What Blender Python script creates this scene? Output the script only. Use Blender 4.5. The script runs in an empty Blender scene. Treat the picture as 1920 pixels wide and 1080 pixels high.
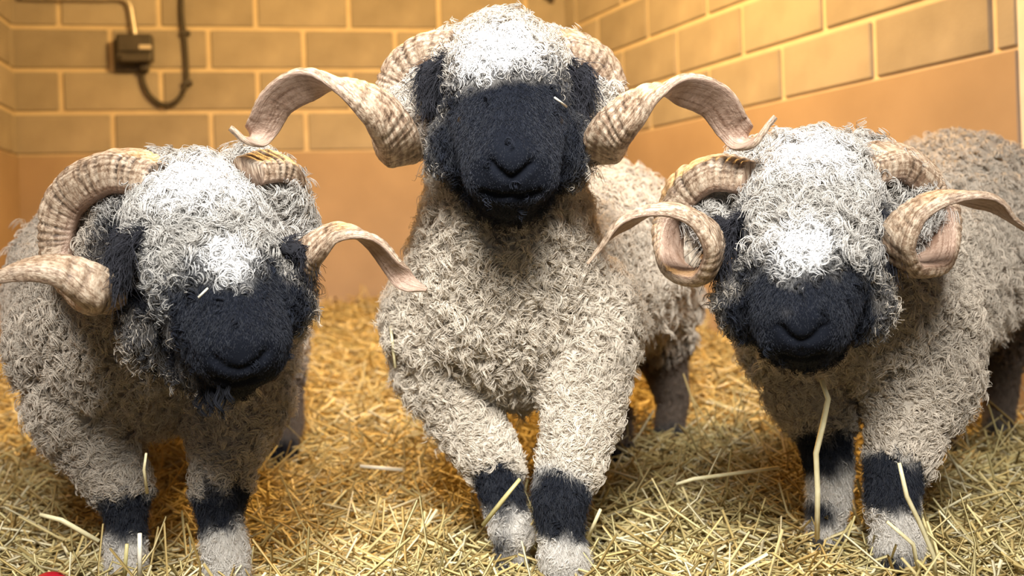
import bpy, bmesh, math, random
import numpy as np
from mathutils import Vector, Matrix
from mathutils.bvhtree import BVHTree

rng = np.random.default_rng(7)
random.seed(7)
scene = bpy.context.scene
C = scene.collection

# ------------------------------------------------------------------ camera
F = 2000.0            # focal length in pixels of the 1920 x 1080 frame
CX, CY = 960.0, 453.0  # principal point (the photograph is a crop)
H = 0.60              # camera height
ROLL = 0.033
cam_d = bpy.data.cameras.new('camera')
cam = bpy.data.objects.new('camera', cam_d)
C.objects.link(cam)
scene.camera = cam
cam_d.sensor_width = 36.0
cam_d.lens = F / 1920.0 * 36.0
cam_d.shift_y = -(540.0 - CY) / 1920.0
cam_d.clip_start = 0.05
cr, sr = math.cos(ROLL), math.sin(ROLL)
RIGHT = Vector((cr, 0, -sr)); UP = Vector((sr, 0, cr)); FWD = Vector((0, 1, 0))
m = Matrix((RIGHT, UP, -FWD)).transposed().to_4x4()
m.translation = (0, 0, H)
cam.matrix_world = m
cam_d.dof.use_dof = True
cam_d.dof.focus_distance = 1.72
cam_d.dof.aperture_fstop = 3.2

def P(px, py, d):
    """the point seen at pixel (px, py) at distance d along the view axis"""
    return Vector((0, 0, H)) + FWD * d + RIGHT * ((px - CX) / F * d) + UP * ((CY - py) / F * d)

# ------------------------------------------------------------------ world and lights
scene.view_settings.view_transform = 'Standard'
scene.view_settings.look = 'None'
scene.view_settings.gamma = 1.0
scene.view_settings.use_curve_mapping = False
scene.view_settings.exposure = 0.0
world = bpy.data.worlds.new('world'); scene.world = world
world.use_nodes = True
bg = world.node_tree.nodes['Background']
bg.inputs[0].default_value = (0.80, 0.90, 1.0, 1)
bg.inputs[1].default_value = 0.15
if hasattr(scene, 'cycles_curves'):
    scene.cycles_curves.shape = 'THICK'

def area(name, loc, target, sx, sy, power, color, spread=180):
    d = bpy.data.lights.new(name, 'AREA'); d.shape = 'RECTANGLE'; d.size = sx; d.size_y = sy
    d.energy = power; d.color = color; d.spread = math.radians(spread)
    o = bpy.data.objects.new(name, d); C.objects.link(o)
    o.location = loc
    o.rotation_euler = (Vector(target) - Vector(loc)).to_track_quat('-Z', 'Y').to_euler()
    return o
# daylight of the open stall front, high above the photographer
area('daylight', (0.05, -0.30, 2.35), (0.04, 1.85, 0.70), 1.25, 0.9, 40, (1.0, 0.985, 0.955), 66)
# warm heat lamp under the ceiling at the far end of the stall
d = bpy.data.lights.new('heat_lamp_light', 'POINT'); d.energy = 240; d.color = (1.0, 0.60, 0.20); d.shadow_soft_size = 0.10
o = bpy.data.objects.new('heat_lamp_light', d); C.objects.link(o); o.location = (-0.20, 3.60, 2.25)

# ------------------------------------------------------------------ helpers
def nodes_mat(name):
    mt = bpy.data.materials.new(name); mt.use_nodes = True
    nt = mt.node_tree
    return mt, nt, nt.nodes['Principled BSDF']
def N(nt, t, **kw):
    n = nt.nodes.new(t)
    for k, v in kw.items(): setattr(n, k, v)
    return n
def ramp(nt, stops):
    r = N(nt, 'ShaderNodeValToRGB'); e = r.color_ramp.elements
    while len(e) < len(stops): e.new(0.5)
    for i, (p, c) in enumerate(stops):
        e[i].position = p; e[i].color = (c[0], c[1], c[2], 1)
    return r
def mesh_obj(name, verts, faces, mat=None, parent=None, smooth=False):
    me = bpy.data.meshes.new(name); me.from_pydata([tuple(v) for v in verts], [], faces); me.update()
    if smooth: me.shade_smooth()
    if mat: me.materials.append(mat)
    o = bpy.data.objects.new(name, me); C.objects.link(o)
    if parent: o.parent = parent
    return o
def bm_obj(name, bm, mat=None, parent=None, smooth=False):
    bmesh.ops.recalc_face_normals(bm, faces=bm.faces[:])
    me = bpy.data.meshes.new(name); bm.to_mesh(me); bm.free()
    if smooth: me.shade_smooth()
    if mat: me.materials.append(mat)
    o = bpy.data.objects.new(name, me); C.objects.link(o)
    if parent: o.parent = parent
    return o
def tag(o, label=None, cat=None, group=None, kind=None):
    if label: o['label'] = label
    if cat: o['category'] = cat
    if group: o['group'] = group
    if kind: o['kind'] = kind
    return o
def empty(name, loc):
    o = bpy.data.objects.new(name, None); C.objects.link(o); o.location = loc; o.empty_display_size = 0.1
    return o
def box_bm(x0, x1, y0, y1, z0, z1, bev=0.0, seg=1):
    bm = bmesh.new()
    bmesh.ops.create_cube(bm, size=1.0)
    for v in bm.verts:
        v.co = Vector(((x0 + x1) / 2 + v.co.x * (x1 - x0), (y0 + y1) / 2 + v.co.y * (y1 - y0), (z0 + z1) / 2 + v.co.z * (z1 - z0)))
    if bev > 0: bmesh.ops.bevel(bm, geom=bm.edges[:], offset=bev, segments=seg, affect='EDGES', profile=0.5)
    return bm
def catmull(pts, n):
    """(k, c) control rows -> (n, c) rows on a Catmull-Rom curve"""
    p = np.asarray(pts, float); p = np.vstack([2 * p[0] - p[1], p, 2 * p[-1] - p[-2]])
    k = len(p) - 3; u = np.linspace(0, k - 1e-6, n); i = u.astype(int); t = (u - i)[:, None]
    a, b, c, d_ = p[i], p[i + 1], p[i + 2], p[i + 3]
    return 0.5 * (2 * b + (c - a) * t + (2 * a - 5 * b + 4 * c - d_) * t ** 2 + (3 * b - a - 3 * c + d_) * t ** 3)
def tube(name, pts, radii, mat, parent=None, sides=8, n=None):
    pts = [np.array(p) for p in pts]
    if n:
        q = catmull([list(p) + [r] for p, r in zip(pts, radii)], n); pts = list(q[:, :3]); radii = list(q[:, 3])
    V, Fc = [], []; up = np.array((0.3, 0.2, 1.0))
    for i, p in enumerate(pts):
        t = pts[min(i + 1, len(pts) - 1)] - pts[max(i - 1, 0)]; t = t / np.linalg.norm(t)
        a = np.cross(t, up if abs(t @ up) < 0.98 * np.linalg.norm(up) else np.array((1.0, 0, 0))); a /= np.linalg.norm(a); b = np.cross(t, a)
        for s in range(sides):
            th = 2 * math.pi * s / sides
            V.append(p + radii[i] * (math.cos(th) * a + math.sin(th) * b))
    for i in range(len(pts) - 1):
        for s in range(sides):
            Fc.append((i * sides + s, i * sides + (s + 1) % sides, (i + 1) * sides + (s + 1) % sides, (i + 1) * sides + s))
    Fc.append(tuple(range(sides))[::-1]); Fc.append(tuple(range((len(pts) - 1) * sides, len(pts) * sides)))
    return mesh_obj(name, V, Fc, mat, parent, smooth=True)

# ------------------------------------------------------------------ setting materials
def block_mat():
    mt, nt, b = nodes_mat('concrete_block')
    oi = N(nt, 'ShaderNodeObjectInfo'); tc = N(nt, 'ShaderNodeTexCoord')
    n1 = N(nt, 'ShaderNodeTexNoise'); n1.inputs['Scale'].default_value = 5; n1.inputs['Detail'].default_value = 6
    ad = N(nt, 'ShaderNodeMath', operation='ADD'); ad.use_clamp = True
    ml = N(nt, 'ShaderNodeMath', operation='MULTIPLY_ADD'); ml.inputs[1].default_value = 0.35; ml.inputs[2].default_value = -0.18
    nt.links.new(tc.outputs['Object'], n1.inputs['Vector'])
    nt.links.new(oi.outputs['Random'], ml.inputs[0]); nt.links.new(ml.outputs[0], ad.inputs[0]); nt.links.new(n1.outputs['Fac'], ad.inputs[1])
    r = ramp(nt, [(0.25, (0.29, 0.255, 0.21)), (0.75, (0.41, 0.365, 0.305))])
    nt.links.new(ad.outputs[0], r.inputs[0]); nt.links.new(r.outputs[0], b.inputs['Base Color'])
    n2 = N(nt, 'ShaderNodeTexNoise'); n2.inputs['Scale'].default_value = 90; n2.inputs['Detail'].default_value = 3
    bp = N(nt, 'ShaderNodeBump'); bp.inputs['Strength'].default_value = 0.35; bp.inputs['Distance'].default_value = 0.004
    nt.links.new(tc.outputs['Object'], n2.inputs['Vector']); nt.links.new(n2.outputs['Fac'], bp.inputs['Height']); nt.links.new(bp.outputs[0], b.inputs['Normal'])
    b.inputs['Roughness'].default_value = 0.85
    return mt
def noise_mat(name, c0, c1, scale, rough=0.8, bump=0.2, bscale=60, metal=0.0):
    mt, nt, b = nodes_mat(name)
    tc = N(nt, 'ShaderNodeTexCoord')
    n1 = N(nt, 'ShaderNodeTexNoise'); n1.inputs['Scale'].default_value = scale; n1.inputs['Detail'].default_value = 5
    r = ramp(nt, [(0.3, c0), (0.7, c1)])
    nt.links.new(tc.outputs['Object'], n1.inputs['Vector']); nt.links.new(n1.outputs['Fac'], r.inputs[0]); nt.links.new(r.outputs[0], b.inputs['Base Color'])
    n2 = N(nt, 'ShaderNodeTexNoise'); n2.inputs['Scale'].default_value = bscale
    bp = N(nt, 'ShaderNodeBump'); bp.inputs['Strength'].default_value = bump; bp.inputs['Distance'].default_value = 0.004
    nt.links.new(tc.outputs['Object'], n2.inputs['Vector']); nt.links.new(n2.outputs['Fac'], bp.inputs['Height']); nt.links.new(bp.outputs[0], b.inputs['Normal'])
    b.inputs['Roughness'].default_value = rough; b.inputs['Metallic'].default_value = metal
    return mt
M_block = block_mat()
M_mortar = noise_mat('mortar', (0.60, 0.50, 0.36), (0.70, 0.60, 0.44), 9, 0.9)
M_dado = noise_mat('smooth_render', (0.32, 0.235, 0.165), (0.42, 0.315, 0.225), 2.2, 0.65, 0.15, 25)
M_ceiling = noise_mat('ceiling_board', (0.42, 0.36, 0.28), (0.5, 0.43, 0.34), 3, 0.8)
M_floor = noise_mat('straw_dust', (0.16, 0.11, 0.045), (0.30, 0.215, 0.09), 30, 0.95, 0.6, 120)
M_whitepaint = noise_mat('white_paint', (0.72, 0.70, 0.69), (0.8, 0.78, 0.77), 12, 0.5)
M_darkplastic = noise_mat('dark_plastic', (0.045, 0.038, 0.03), (0.07, 0.06, 0.048), 20, 0.5)
M_lightplastic = noise_mat('pale_plastic', (0.55, 0.50, 0.42), (0.62, 0.56, 0.48), 20, 0.4)
M_cable = noise_mat('dark_cable', (0.035, 0.028, 0.02), (0.055, 0.045, 0.03), 20, 0.55)
M_steel = noise_mat('galvanised_steel', (0.55, 0.52, 0.46), (0.68, 0.64, 0.58), 20, 0.4, 0.05, 60, 0.7)
M_red = noise_mat('red_plastic', (0.42, 0.008, 0.02), (0.5, 0.012, 0.028), 8, 0.35)

# ------------------------------------------------------------------ walls
def ray_to_wall(px, py, A, dirv):
    """position along the wall line A + s*dirv (plan) of the ray through a pixel"""
    r = P(px, py, 1.0) - Vector((0, 0, H))
    # t*r.xy = A.xy + s*d.xy
    mtx = np.array([[r.x, -dirv.x], [r.y, -dirv.y]]); t, s = np.linalg.solve(mtx, np.array([A.x, A.y]))
    return s
A3 = P(35, 484, 5.43); A3.z = 0
B3 = P(1075, 449, 6.03); B3.z = 0
DADO_H = 1.115
COURSE = 0.22
CEIL = 2.55
block_cache = {}
def block_mesh(L):
    key = round(L, 3)
    if key not in block_cache:
        bm = box_bm(0, L, -0.012, 0.06, 0, COURSE - 0.022, 0.006, 1)
        bmesh.ops.recalc_face_normals(bm, faces=bm.faces[:])
        me = bpy.data.meshes.new('block'); bm.to_mesh(me); bm.free(); me.materials.append(M_block)
        block_cache[key] = me
    return block_cache[key]
def build_wall(name, A, Bp, inward_sign, L, phase0, label):
    """wall in plan from A to Bp; local x along it, local -y into the room"""
    dv = (Bp - A); W = dv.length; ang = math.atan2(dv.y, dv.x)
    bm = box_bm(0, W, 0, 0.12, -0.1, CEIL)
    w = bm_obj(name, bm, M_mortar)
    w.location = A; w.rotation_euler = (0, 0, ang)
    if inward_sign < 0:
        pass
    tag(w, label, 'wall', kind='structure')
    dado = bm_obj('plaster_dado', box_bm(0, W, -0.020, 0.02, -0.1, DADO_H, 0.004), M_dado, w)
    z = DADO_H + 0.012; k = 0
    while z < CEIL - 0.02:
        ph = phase0 + (0.5 * L if k % 2 else 0.0)
        x = ph - math.ceil(ph / L) * L
        while x < W:
            a, b_ = max(x + 0.012, 0.004), min(x + L - 0.012, W - 0.004)
            if b_ - a > 0.03:
                o = bpy.data.objects.new('block', block_mesh(b_ - a)); C.objects.link(o); o.parent = w
                o.location = (a, 0, z)
                if z + COURSE > CEIL: o.scale.z = max(0.1, (CEIL - 0.005 - z) / (COURSE - 0.022))
            x += L
        z += COURSE; k += 1
    return w
dB = (B3 - A3).normalized()
s1, s2, s3 = (ray_to_wall(x, 255, A3, dB) for x in (211, 397, 573))
build_wall('wall_back', A3, B3, 1, (s3 - s1) / 2, s2, 'block wall with smooth tan lower half behind the sheep')
vpang = math.atan((960 - 154) / F)
dR = Vector((math.sin(vpang), -math.cos(vpang), 0))
Rend_s = ray_to_wall(1913, 60, B3, dR)
r1, r2, r3 = (ray_to_wall(x, y, B3, dR) for x, y in ((1470, 140), (1642, 100), (1868, 60)))
RE = B3 + dR * Rend_s
build_wall('wall_right', B3, RE, 1, (r3 - r1) / 2, r2, 'block wall with smooth tan lower half running toward the viewer')
# left wall, only its far end is in view
dL = Vector((-0.20, 1.0, 0)).normalized()
LA = A3 - dL * 4.2
build_wall('wall_left', LA, A3, 1, (s3 - s1) / 2, 0.2, 'block wall at the far left edge')
# door jamb and continuing wall at the end of the right wall
jm = bm_obj('door_1', box_bm(0, 0.09, -0.013, 0.14, -0.05, 2.1, 0.003), M_whitepaint)
jm.location = RE; jm.rotation_euler = (0, 0, math.atan2(dR.y, dR.x)); tag(jm, 'white painted door jamb at the end of the block wall', 'door', kind='structure')
lt = bm_obj('trim_1', box_bm(0.09, 2.2, 0.0, 0.1, -0.05, CEIL, 0.004), M_dado)
lt.location = RE; lt.rotation_euler = jm.rotation_euler; tag(lt, 'plain wall beyond the white door jamb', 'wall', kind='structure')
cl = bm_obj('ceiling', box_bm(-3.6, 3.4, 1.6, 6.6, CEIL, CEIL + 0.08), M_ceiling); tag(cl, 'plain board ceiling of the stall', 'ceiling', kind='structure')

# ------------------------------------------------------------------ floor of deep litter
def ground(x, y):
    t = np.maximum(0.0, y - 1.9)
    return 0.02 * t + 0.0150 * t * t - 0.036 * np.clip(1 - (y - 2.75) / 1.2, 0, 1) + 0.012 * np.sin(3.1 * x + 1.3 * y) * np.sin(2.3 * y - 1.1 * x) + 0.006 * np.sin(9 * x) * np.sin(8 * y + 1)
nx, ny = 90, 90
gx = np.linspace(-3.6, 3.4, nx); gy = np.linspace(0.6, 6.4, ny)
V = [(x, y, float(ground(x, y))) for y in gy for x in gx]
Fc = [(j * nx + i, j * nx + i + 1, (j + 1) * nx + i + 1, (j + 1) * nx + i) for j in range(ny - 1) for i in range(nx - 1)]
fl = mesh_obj('floor', V, Fc, M_floor, smooth=True); tag(fl, 'trodden litter floor of the stall', 'floor', kind='structure')

# ------------------------------------------------------------------ straw
def straw_mat():
    mt, nt, b = nodes_mat('straw')
    at = N(nt, 'ShaderNodeAttribute'); at.attribute_name = 'col'
    nt.links.new(at.outputs['Color'], b.inputs['Base Color'])
    b.inputs['Roughness'].default_value = 0.45
    b.inputs['Specular IOR Level'].default_value = 0.4
    return mt
M_straw = straw_mat()
PAL = np.array([(0.58, 0.44, 0.175), (0.66, 0.54, 0.26), (0.50, 0.41, 0.18), (0.74, 0.66, 0.42), (0.42, 0.30, 0.11), (0.62, 0.53, 0.25)])
def straw_mesh(name, roots, heading, pitch, length, rad, bend, cols, nseg=3):
    n = len(roots); K = nseg + 1
    d0 = np.stack([np.cos(heading) * np.cos(pitch), np.sin(heading) * np.cos(pitch), np.sin(pitch)], 1)
    side = np.stack([-np.sin(heading), np.cos(heading), np.zeros(n)], 1); upv = np.cross(d0, side) * -1
    t = np.linspace(0, 1, K)
    c = roots[:, None, :] + d0[:, None, :] * (length[:, None, None] * (t - 0.5)[None, :, None])
    c = c + (side * bend[:, :1] + upv * np.abs(bend[:, 1:2]) * -1)[:, None, :] * (length[:, None, None] * ((t - 0.5) ** 2 * 1.2)[None, :, None])
    ang = np.array([0, 2 * np.pi / 3, 4 * np.pi / 3])
    ring = (np.cos(ang)[None, :, None] * side[:, None, :] + np.sin(ang)[None, :, None] * upv[:, None, :])
    taper = (1 - 0.25 * t)
    V = c[:, :, None, :] + ring[:, None, :, :] * (rad[:, None, None, None] * taper[None, :, None, None])
    V = V.reshape(-1, 3)
    base = (np.arange(n) * K * 3)[:, None, None, None]
    i = np.arange(K - 1)[None, :, None, None]; s = np.arange(3)[None, None, :, None]
    f = np.concatenate([base + i * 3 + s, base + i * 3 + (s + 1) % 3, base + (i + 1) * 3 + (s + 1) % 3, base + (i + 1) * 3 + s], axis=3).reshape(-1, 4)
    me = bpy.data.meshes.new(name)
    me.vertices.add(len(V)); me.vertices.foreach_set('co', V.astype(np.float32).ravel())
    me.loops.add(f.size); me.loops.foreach_set('vertex_index', f.astype(np.int32).ravel())
    me.polygons.add(len(f)); me.polygons.foreach_set('loop_start', np.arange(0, f.size, 4, dtype=np.int32)); 
    me.update(calc_edges=True)
    a = me.attributes.new('col', 'FLOAT_COLOR', 'POINT')
    cc = np.concatenate([np.repeat(cols, K * 3, axis=0), np.ones((n * K * 3, 1))], 1)
    a.data.foreach_set('color', cc.astype(np.float32).ravel())
    me.shade_smooth(); me.materials.append(M_straw)
    return me
def litter():
    parts = []
    # near band is dense, far band coarser
    n1, n2 = 19500, 19000
    y1 = rng.uniform(1.35, 2.9, n1); y2 = rng.uniform(2.9, 6.2, n2)
    y = np.concatenate([y1, y2]); n = n1 + n2
    half = 0.56 * y + 0.25
    x = rng.uniform(-1, 1, n) * half
    # keep the straw inside the three walls
    ok = (x > A3.x - dL.x / dL.y * (A3.y - y) + 0.10) & (x < B3.x + dR.x / -dR.y * (B3.y - y) - 0.10) & (y < A3.y + (x - A3.x) * dB.y / dB.x - 0.10)
    n1 = int(ok[:n1].sum()); x, y = x[ok], y[ok]; n = len(x)
    z = ground(x, y) + rng.uniform(0.0, 0.045, n) + 0.008
    pitch = rng.normal(0, 0.16, n)
    st = rng.random(n) < 0.05
    pitch[st] = rng.uniform(0.35, 1.15, st.sum())
    length = rng.gamma(5.0, 0.033, n).clip(0.05, 0.36)
    length[st] *= 0.8
    z[st] += 0.25 * length[st] * np.sin(pitch[st])
    rad = rng.uniform(0.0016, 0.0041, n)
    rad[n1:] *= 1.25
    heading = rng.uniform(0, 2 * np.pi, n)
    bend = rng.normal(0, 0.35, (n, 2))
    cols = PAL[rng.integers(0, len(PAL), n)] * rng.uniform(0.75, 1.15, (n, 1))
    me = straw_mesh('straw_bedding', np.stack([x, y, z], 1), heading, pitch, length, rad, bend, cols)
    o = bpy.data.objects.new('straw_bedding', me); C.objects.link(o)
    tag(o, 'loose golden straw litter covering the stall floor', 'straw', kind='stuff')
litter()

def stalk(pts, width_px, col, label):
    """one conspicuous stalk: pts are (px, py, d)"""
    p = [P(*q) for q in pts]
    base = p[-1].copy()
    r = width_px / 2.0 / F * pts[0][2]
    o = tube('straw_stalk', [q - base for q in p], [r * 0.8] + [r] * (len(p) - 1), M_stalk[col], sides=6)
    o.location = base
    tag(o, label, 'straw', 'conspicuous straw stalks')
    return o
M_stalk = [noise_mat('stalk_pale', (0.62, 0.54, 0.30), (0.72, 0.66, 0.42), 60, 0.45), noise_mat('stalk_green', (0.46, 0.40, 0.17), (0.56, 0.49, 0.22), 60, 0.45),
           noise_mat('stalk_bleached', (0.74, 0.70, 0.56), (0.82, 0.78, 0.66), 60, 0.45)]
stalk([(1540, 712, 1.74), (1553, 748, 1.74), (1542, 800, 1.74), (1530, 850, 1.75), (1533, 920, 1.76), (1532, 1010, 1.77)], 11, 0, 'tall bent straw stalk standing in front of the chest of the ram by the wall')
stalk([(1686, 868, 1.74), (1700, 930, 1.74), (1722, 975, 1.75), (1750, 1040, 1.76), (1755, 1085, 1.77)], 9, 0, 'long pale straw stalk leaning across the black knee of the ram by the wall')
stalk([(1663, 978, 1.74), (1712, 1020, 1.74), (1725, 1085, 1.76)], 8, 0, 'short bent straw stalk against the white shin of the ram by the wall')
stalk([(75, 965, 1.80), (115, 975, 1.80), (185, 1015, 1.82)], 10, 0, 'pale bent straw stalk above the red plastic piece in the straw')
stalk([(262, 1000, 1.76), (262, 1085, 1.77)], 10, 2, 'bleached upright straw piece below the knee of the ram with lowered turned head')
stalk([(238, 1020, 1.75), (233, 1085, 1.76)], 9, 1, 'greenish upright straw piece beside the bleached one')
stalk([(975, 898, 1.76), (945, 935, 1.76), (905, 985, 1.77)], 9, 1, 'greenish straw stalk across the crossed forelegs of the middle ram')
stalk([(1126, 955, 1.74), (1103, 1008, 1.76)], 8, 0, 'short straw piece standing beside the black knee of the middle ram')
stalk([(1268, 908, 2.06), (1300, 898, 2.06), (1460, 877, 2.10)], 8, 0, 'long pale straw stalk lying between the middle ram and the ram by the wall')
stalk([(675, 874, 2.34), (755, 881, 2.34)], 9, 2, 'bleached straw piece lying on orange lit litter left of the middle ram')
stalk([(274, 850, 1.76), (270, 880, 1.77), (276, 925, 1.78)], 6, 0, 'thin straw hanging under the chest of the ram with turned head')

# ------------------------------------------------------------------ wall fittings
back_n = Vector((dB.y, -dB.x, 0))          # into the room
def on_back(px, py, off=0.0):
    """point on the back wall seen at a pixel, lifted off the wall"""
    s = ray_to_wall(px, py, A3, dB); q = A3 + dB * s
    r = P(px, py, q.y)
    return Vector((q.x, q.y, r.z)) + back_n * (off + 0.012)
angB = math.atan2(dB.y, dB.x)
def fitting(name, centre, loc_boxes, mat, parent=None): pass
sb = empty('switch_box', on_back(255, 102)); sb.rotation_euler = (0, 0, angB)
tag(sb, 'dark grey electrical switch box mounted on the block wall', 'switch box')
u = 5.5 / F
def sbox(name, x0, x1, z0, z1, y0, y1, mat, bev, parent=sb):
    return bm_obj(name, box_bm(x0 * u, x1 * u, -y1, -y0, z0 * u, z1 * u, bev, 2), mat, parent)
sbox('shadow_plate', -38, 24, -36, 26, 0.0, 0.03, M_darkplastic, 0.008)  # dark plate shaped as the box's shadow, offset to the lower left
sbox('body', -30, 35, -20, 31, 0.03, 0.11, M_darkplastic, 0.012)
sbox('lid', -26, 34, -3, 28, 0.11, 0.125, M_darkplastic, 0.006)
sbox('lower_lip', -22, 33, -22, -8, 0.10, 0.13, M_darkplastic, 0.008)
sbox('latch_highlight', 12, 34, 1, 9, 0.125, 0.129, M_lightplastic, 0.0015)  # pale chip that paints in the highlight on the latch
sbox('cable_gland', 10, 26, -36, -18, 0.03, 0.075, M_darkplastic, 0.01)
cb = tube('conduit_pipe', [on_back(x, y, 0.03) for x, y in ((44, -2), (90, -1), (190, 0), (222, -1), (238, 3), (246, 14), (250, 35), (256, 72))], [0.016] * 8, M_steel, sides=10, n=50)
tag(cb, 'galvanised conduit pipe bending down into the switch box', 'pipe')
hc = tube('power_cable', [on_back(x, y, 0.025) for x, y in ((268, 141), (271, 158), (282, 180), (303, 197), (325, 196), (343, 178), (351, 150), (350, 110), (346, 62), (342, 30), (341, -40))], [0.013] * 11, M_cable, sides=10, n=70)
tag(hc, 'dark cable hanging in a U loop from the switch box', 'cable')
for (x, y) in ((348, 64), (352, 157)):
    c_ = bm_obj('cable_clip', box_bm(-0.022, 0.026, -0.045, 0.0, -0.012, 0.012, 0.004), M_darkplastic, hc)
    c_.location = on_back(x, y, 0.0); c_.rotation_euler = (0, 0, angB)
hk = empty('wall_bracket', on_back(1027, -4)); hk.rotation_euler = (0, 0, angB); tag(hk, 'small dark bracket on the block wall near the corner', 'bracket')
bm_obj('plate', box_bm(-0.03, 0.03, -0.02, 0, -0.015, 0.05, 0.004), M_darkplastic, hk)
bm_obj('peg', box_bm(-0.012, 0.012, -0.05, -0.015, -0.03, 0.01, 0.004), M_darkplastic, hk)
# red plastic thing in the straw
rp = P(95, 1096, 1.78)
bm = bmesh.new(); bmesh.ops.create_uvsphere(bm, u_segments=24, v_segments=14, radius=1.0)
for v in bm.verts: v.co = Vector((v.co.x * 0.029, v.co.y * 0.03, max(v.co.z, -0.6) * 0.018))
rd = bm_obj('red_lid', bm, M_red, smooth=True); rd.location = rp; rd.rotation_euler = (0.2, 0.12, 0.4)
tag(rd, 'small domed red plastic piece half buried in the straw', 'plastic lid')

# ------------------------------------------------------------------ sheep materials
def hair_mat(name, rough, spec, sheen=0.0):
    mt, nt, b = nodes_mat(name)
    at = N(nt, 'ShaderNodeAttribute'); at.attribute_name = 'col'
    nt.links.new(at.outputs['Color'], b.inputs['Base Color'])
    b.inputs['Roughness'].default_value = rough
    b.inputs['Specular IOR Level'].default_value = spec
    return mt
M_wool = hair_mat('wool_fibre', 0.75, 0.15)
M_face = hair_mat('short_face_hair', 0.5, 0.28)
M_skin = hair_mat('fleece_base', 0.9, 0.05)
M_hoof = noise_mat('hoof_horn', (0.015, 0.014, 0.015), (0.035, 0.032, 0.03), 30, 0.4)
M_eye = noise_mat('dark_eye', (0.004, 0.004, 0.004), (0.007, 0.006, 0.006), 20, 0.15, 0.0)
def horn_mat(name, dirt_or_shade):
    mt, nt, b = nodes_mat(name)
    at = N(nt, 'ShaderNodeAttribute'); at.attribute_name = 'along'        # x: length along the horn (m), y: around, z: outer side
    sp = N(nt, 'ShaderNodeSeparateXYZ'); nt.links.new(at.outputs['Vector'], sp.inputs[0])
    mp = N(nt, 'ShaderNodeMapping'); mp.inputs['Scale'].default_value = (70, 2.0, 1.0); nt.links.new(at.outputs['Vector'], mp.inputs['Vector'])
    n1 = N(nt, 'ShaderNodeTexNoise'); n1.inputs['Scale'].default_value = 1.6; n1.inputs['Detail'].default_value = 6; n1.inputs['Roughness'].default_value = 0.65
    nt.links.new(mp.outputs[0], n1.inputs['Vector'])
    r = ramp(nt, [(0.30, (0.10, 0.065, 0.042)), (0.44, (0.36, 0.25, 0.165)), (0.56, (0.60, 0.47, 0.34)), (0.75, (0.72, 0.60, 0.46))])
    nt.links.new(n1.outputs['Fac'], r.inputs[0])
    r2 = ramp(nt, [(0.25, (0.30, 0.19, 0.135)), (0.5, (0.45, 0.31, 0.23)), (0.75, (0.58, 0.43, 0.33))])   # inner face, pinker and smoother
    nt.links.new(n1.outputs['Fac'], r2.inputs[0])
    mx = N(nt, 'ShaderNodeMix'); mx.data_type = 'RGBA'
    nt.links.new(sp.outputs['Z'], mx.inputs['Factor']); nt.links.new(r2.outputs[0], mx.inputs['A']); nt.links.new(r.outputs[0], mx.inputs['B'])
    # long streaks that follow the horn
    mp2 = N(nt, 'ShaderNodeMapping'); mp2.inputs['Scale'].default_value = (9, 7.0, 1.0); nt.links.new(at.outputs['Vector'], mp2.inputs['Vector'])
    n3 = N(nt, 'ShaderNodeTexNoise'); n3.inputs['Scale'].default_value = 1.4; n3.inputs['Detail'].default_value = 5; nt.links.new(mp2.outputs[0], n3.inputs['Vector'])
    r3 = ramp(nt, [(0.36, (0.45, 0.36, 0.30)), (0.5, (0.9, 0.88, 0.86)), (0.62, (1.0, 1.0, 1.0))]); nt.links.new(n3.outputs['Fac'], r3.inputs[0])
    mu = N(nt, 'ShaderNodeMix'); mu.data_type = 'RGBA'; mu.blend_type = 'MULTIPLY'; mu.inputs['Factor'].default_value = 0.85
    nt.links.new(mx.outputs['Result'], mu.inputs['A']); nt.links.new(r3.outputs[0], mu.inputs['B'])
    # dirt held in the ring grooves, patchy
    ga = N(nt, 'ShaderNodeAttribute'); ga.attribute_name = 'groove'
    r4 = ramp(nt, [(0.38, (1, 1, 1)), (0.6, (0.25, 0.25, 0.25))]); nt.links.new(n3.outputs['Fac'], r4.inputs[0])
    gm = N(nt, 'ShaderNodeMath', operation='MULTIPLY'); gm.use_clamp = True; nt.links.new(ga.outputs['Fac'], gm.inputs[0]); nt.links.new(r4.outputs[0], gm.inputs[1])
    g2 = N(nt, 'ShaderNodeMath', operation='MULTIPLY'); g2.use_clamp = True; nt.links.new(gm.outputs[0], g2.inputs[0]); g2.inputs[1].default_value = dirt_or_shade
    m4 = N(nt, 'ShaderNodeMix'); m4.data_type = 'RGBA'; nt.links.new(g2.outputs[0], m4.inputs['Factor']); nt.links.new(mu.outputs['Result'], m4.inputs['A']); m4.inputs['B'].default_value = (0.055, 0.036, 0.024, 1)
    nt.links.new(m4.outputs['Result'], b.inputs['Base Color'])
    bp = N(nt, 'ShaderNodeBump'); bp.inputs['Strength'].default_value = 0.7; bp.inputs['Distance'].default_value = 0.004
    nt.links.new(n1.outputs['Fac'], bp.inputs['Height']); nt.links.new(bp.outputs[0], b.inputs['Normal'])
    b.inputs['Roughness'].default_value = 0.48
    return mt
M_horn = horn_mat('ridged_horn_pale', 1.2)
M_horn_dark = horn_mat('ridged_horn_dark', 2.1)

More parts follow.
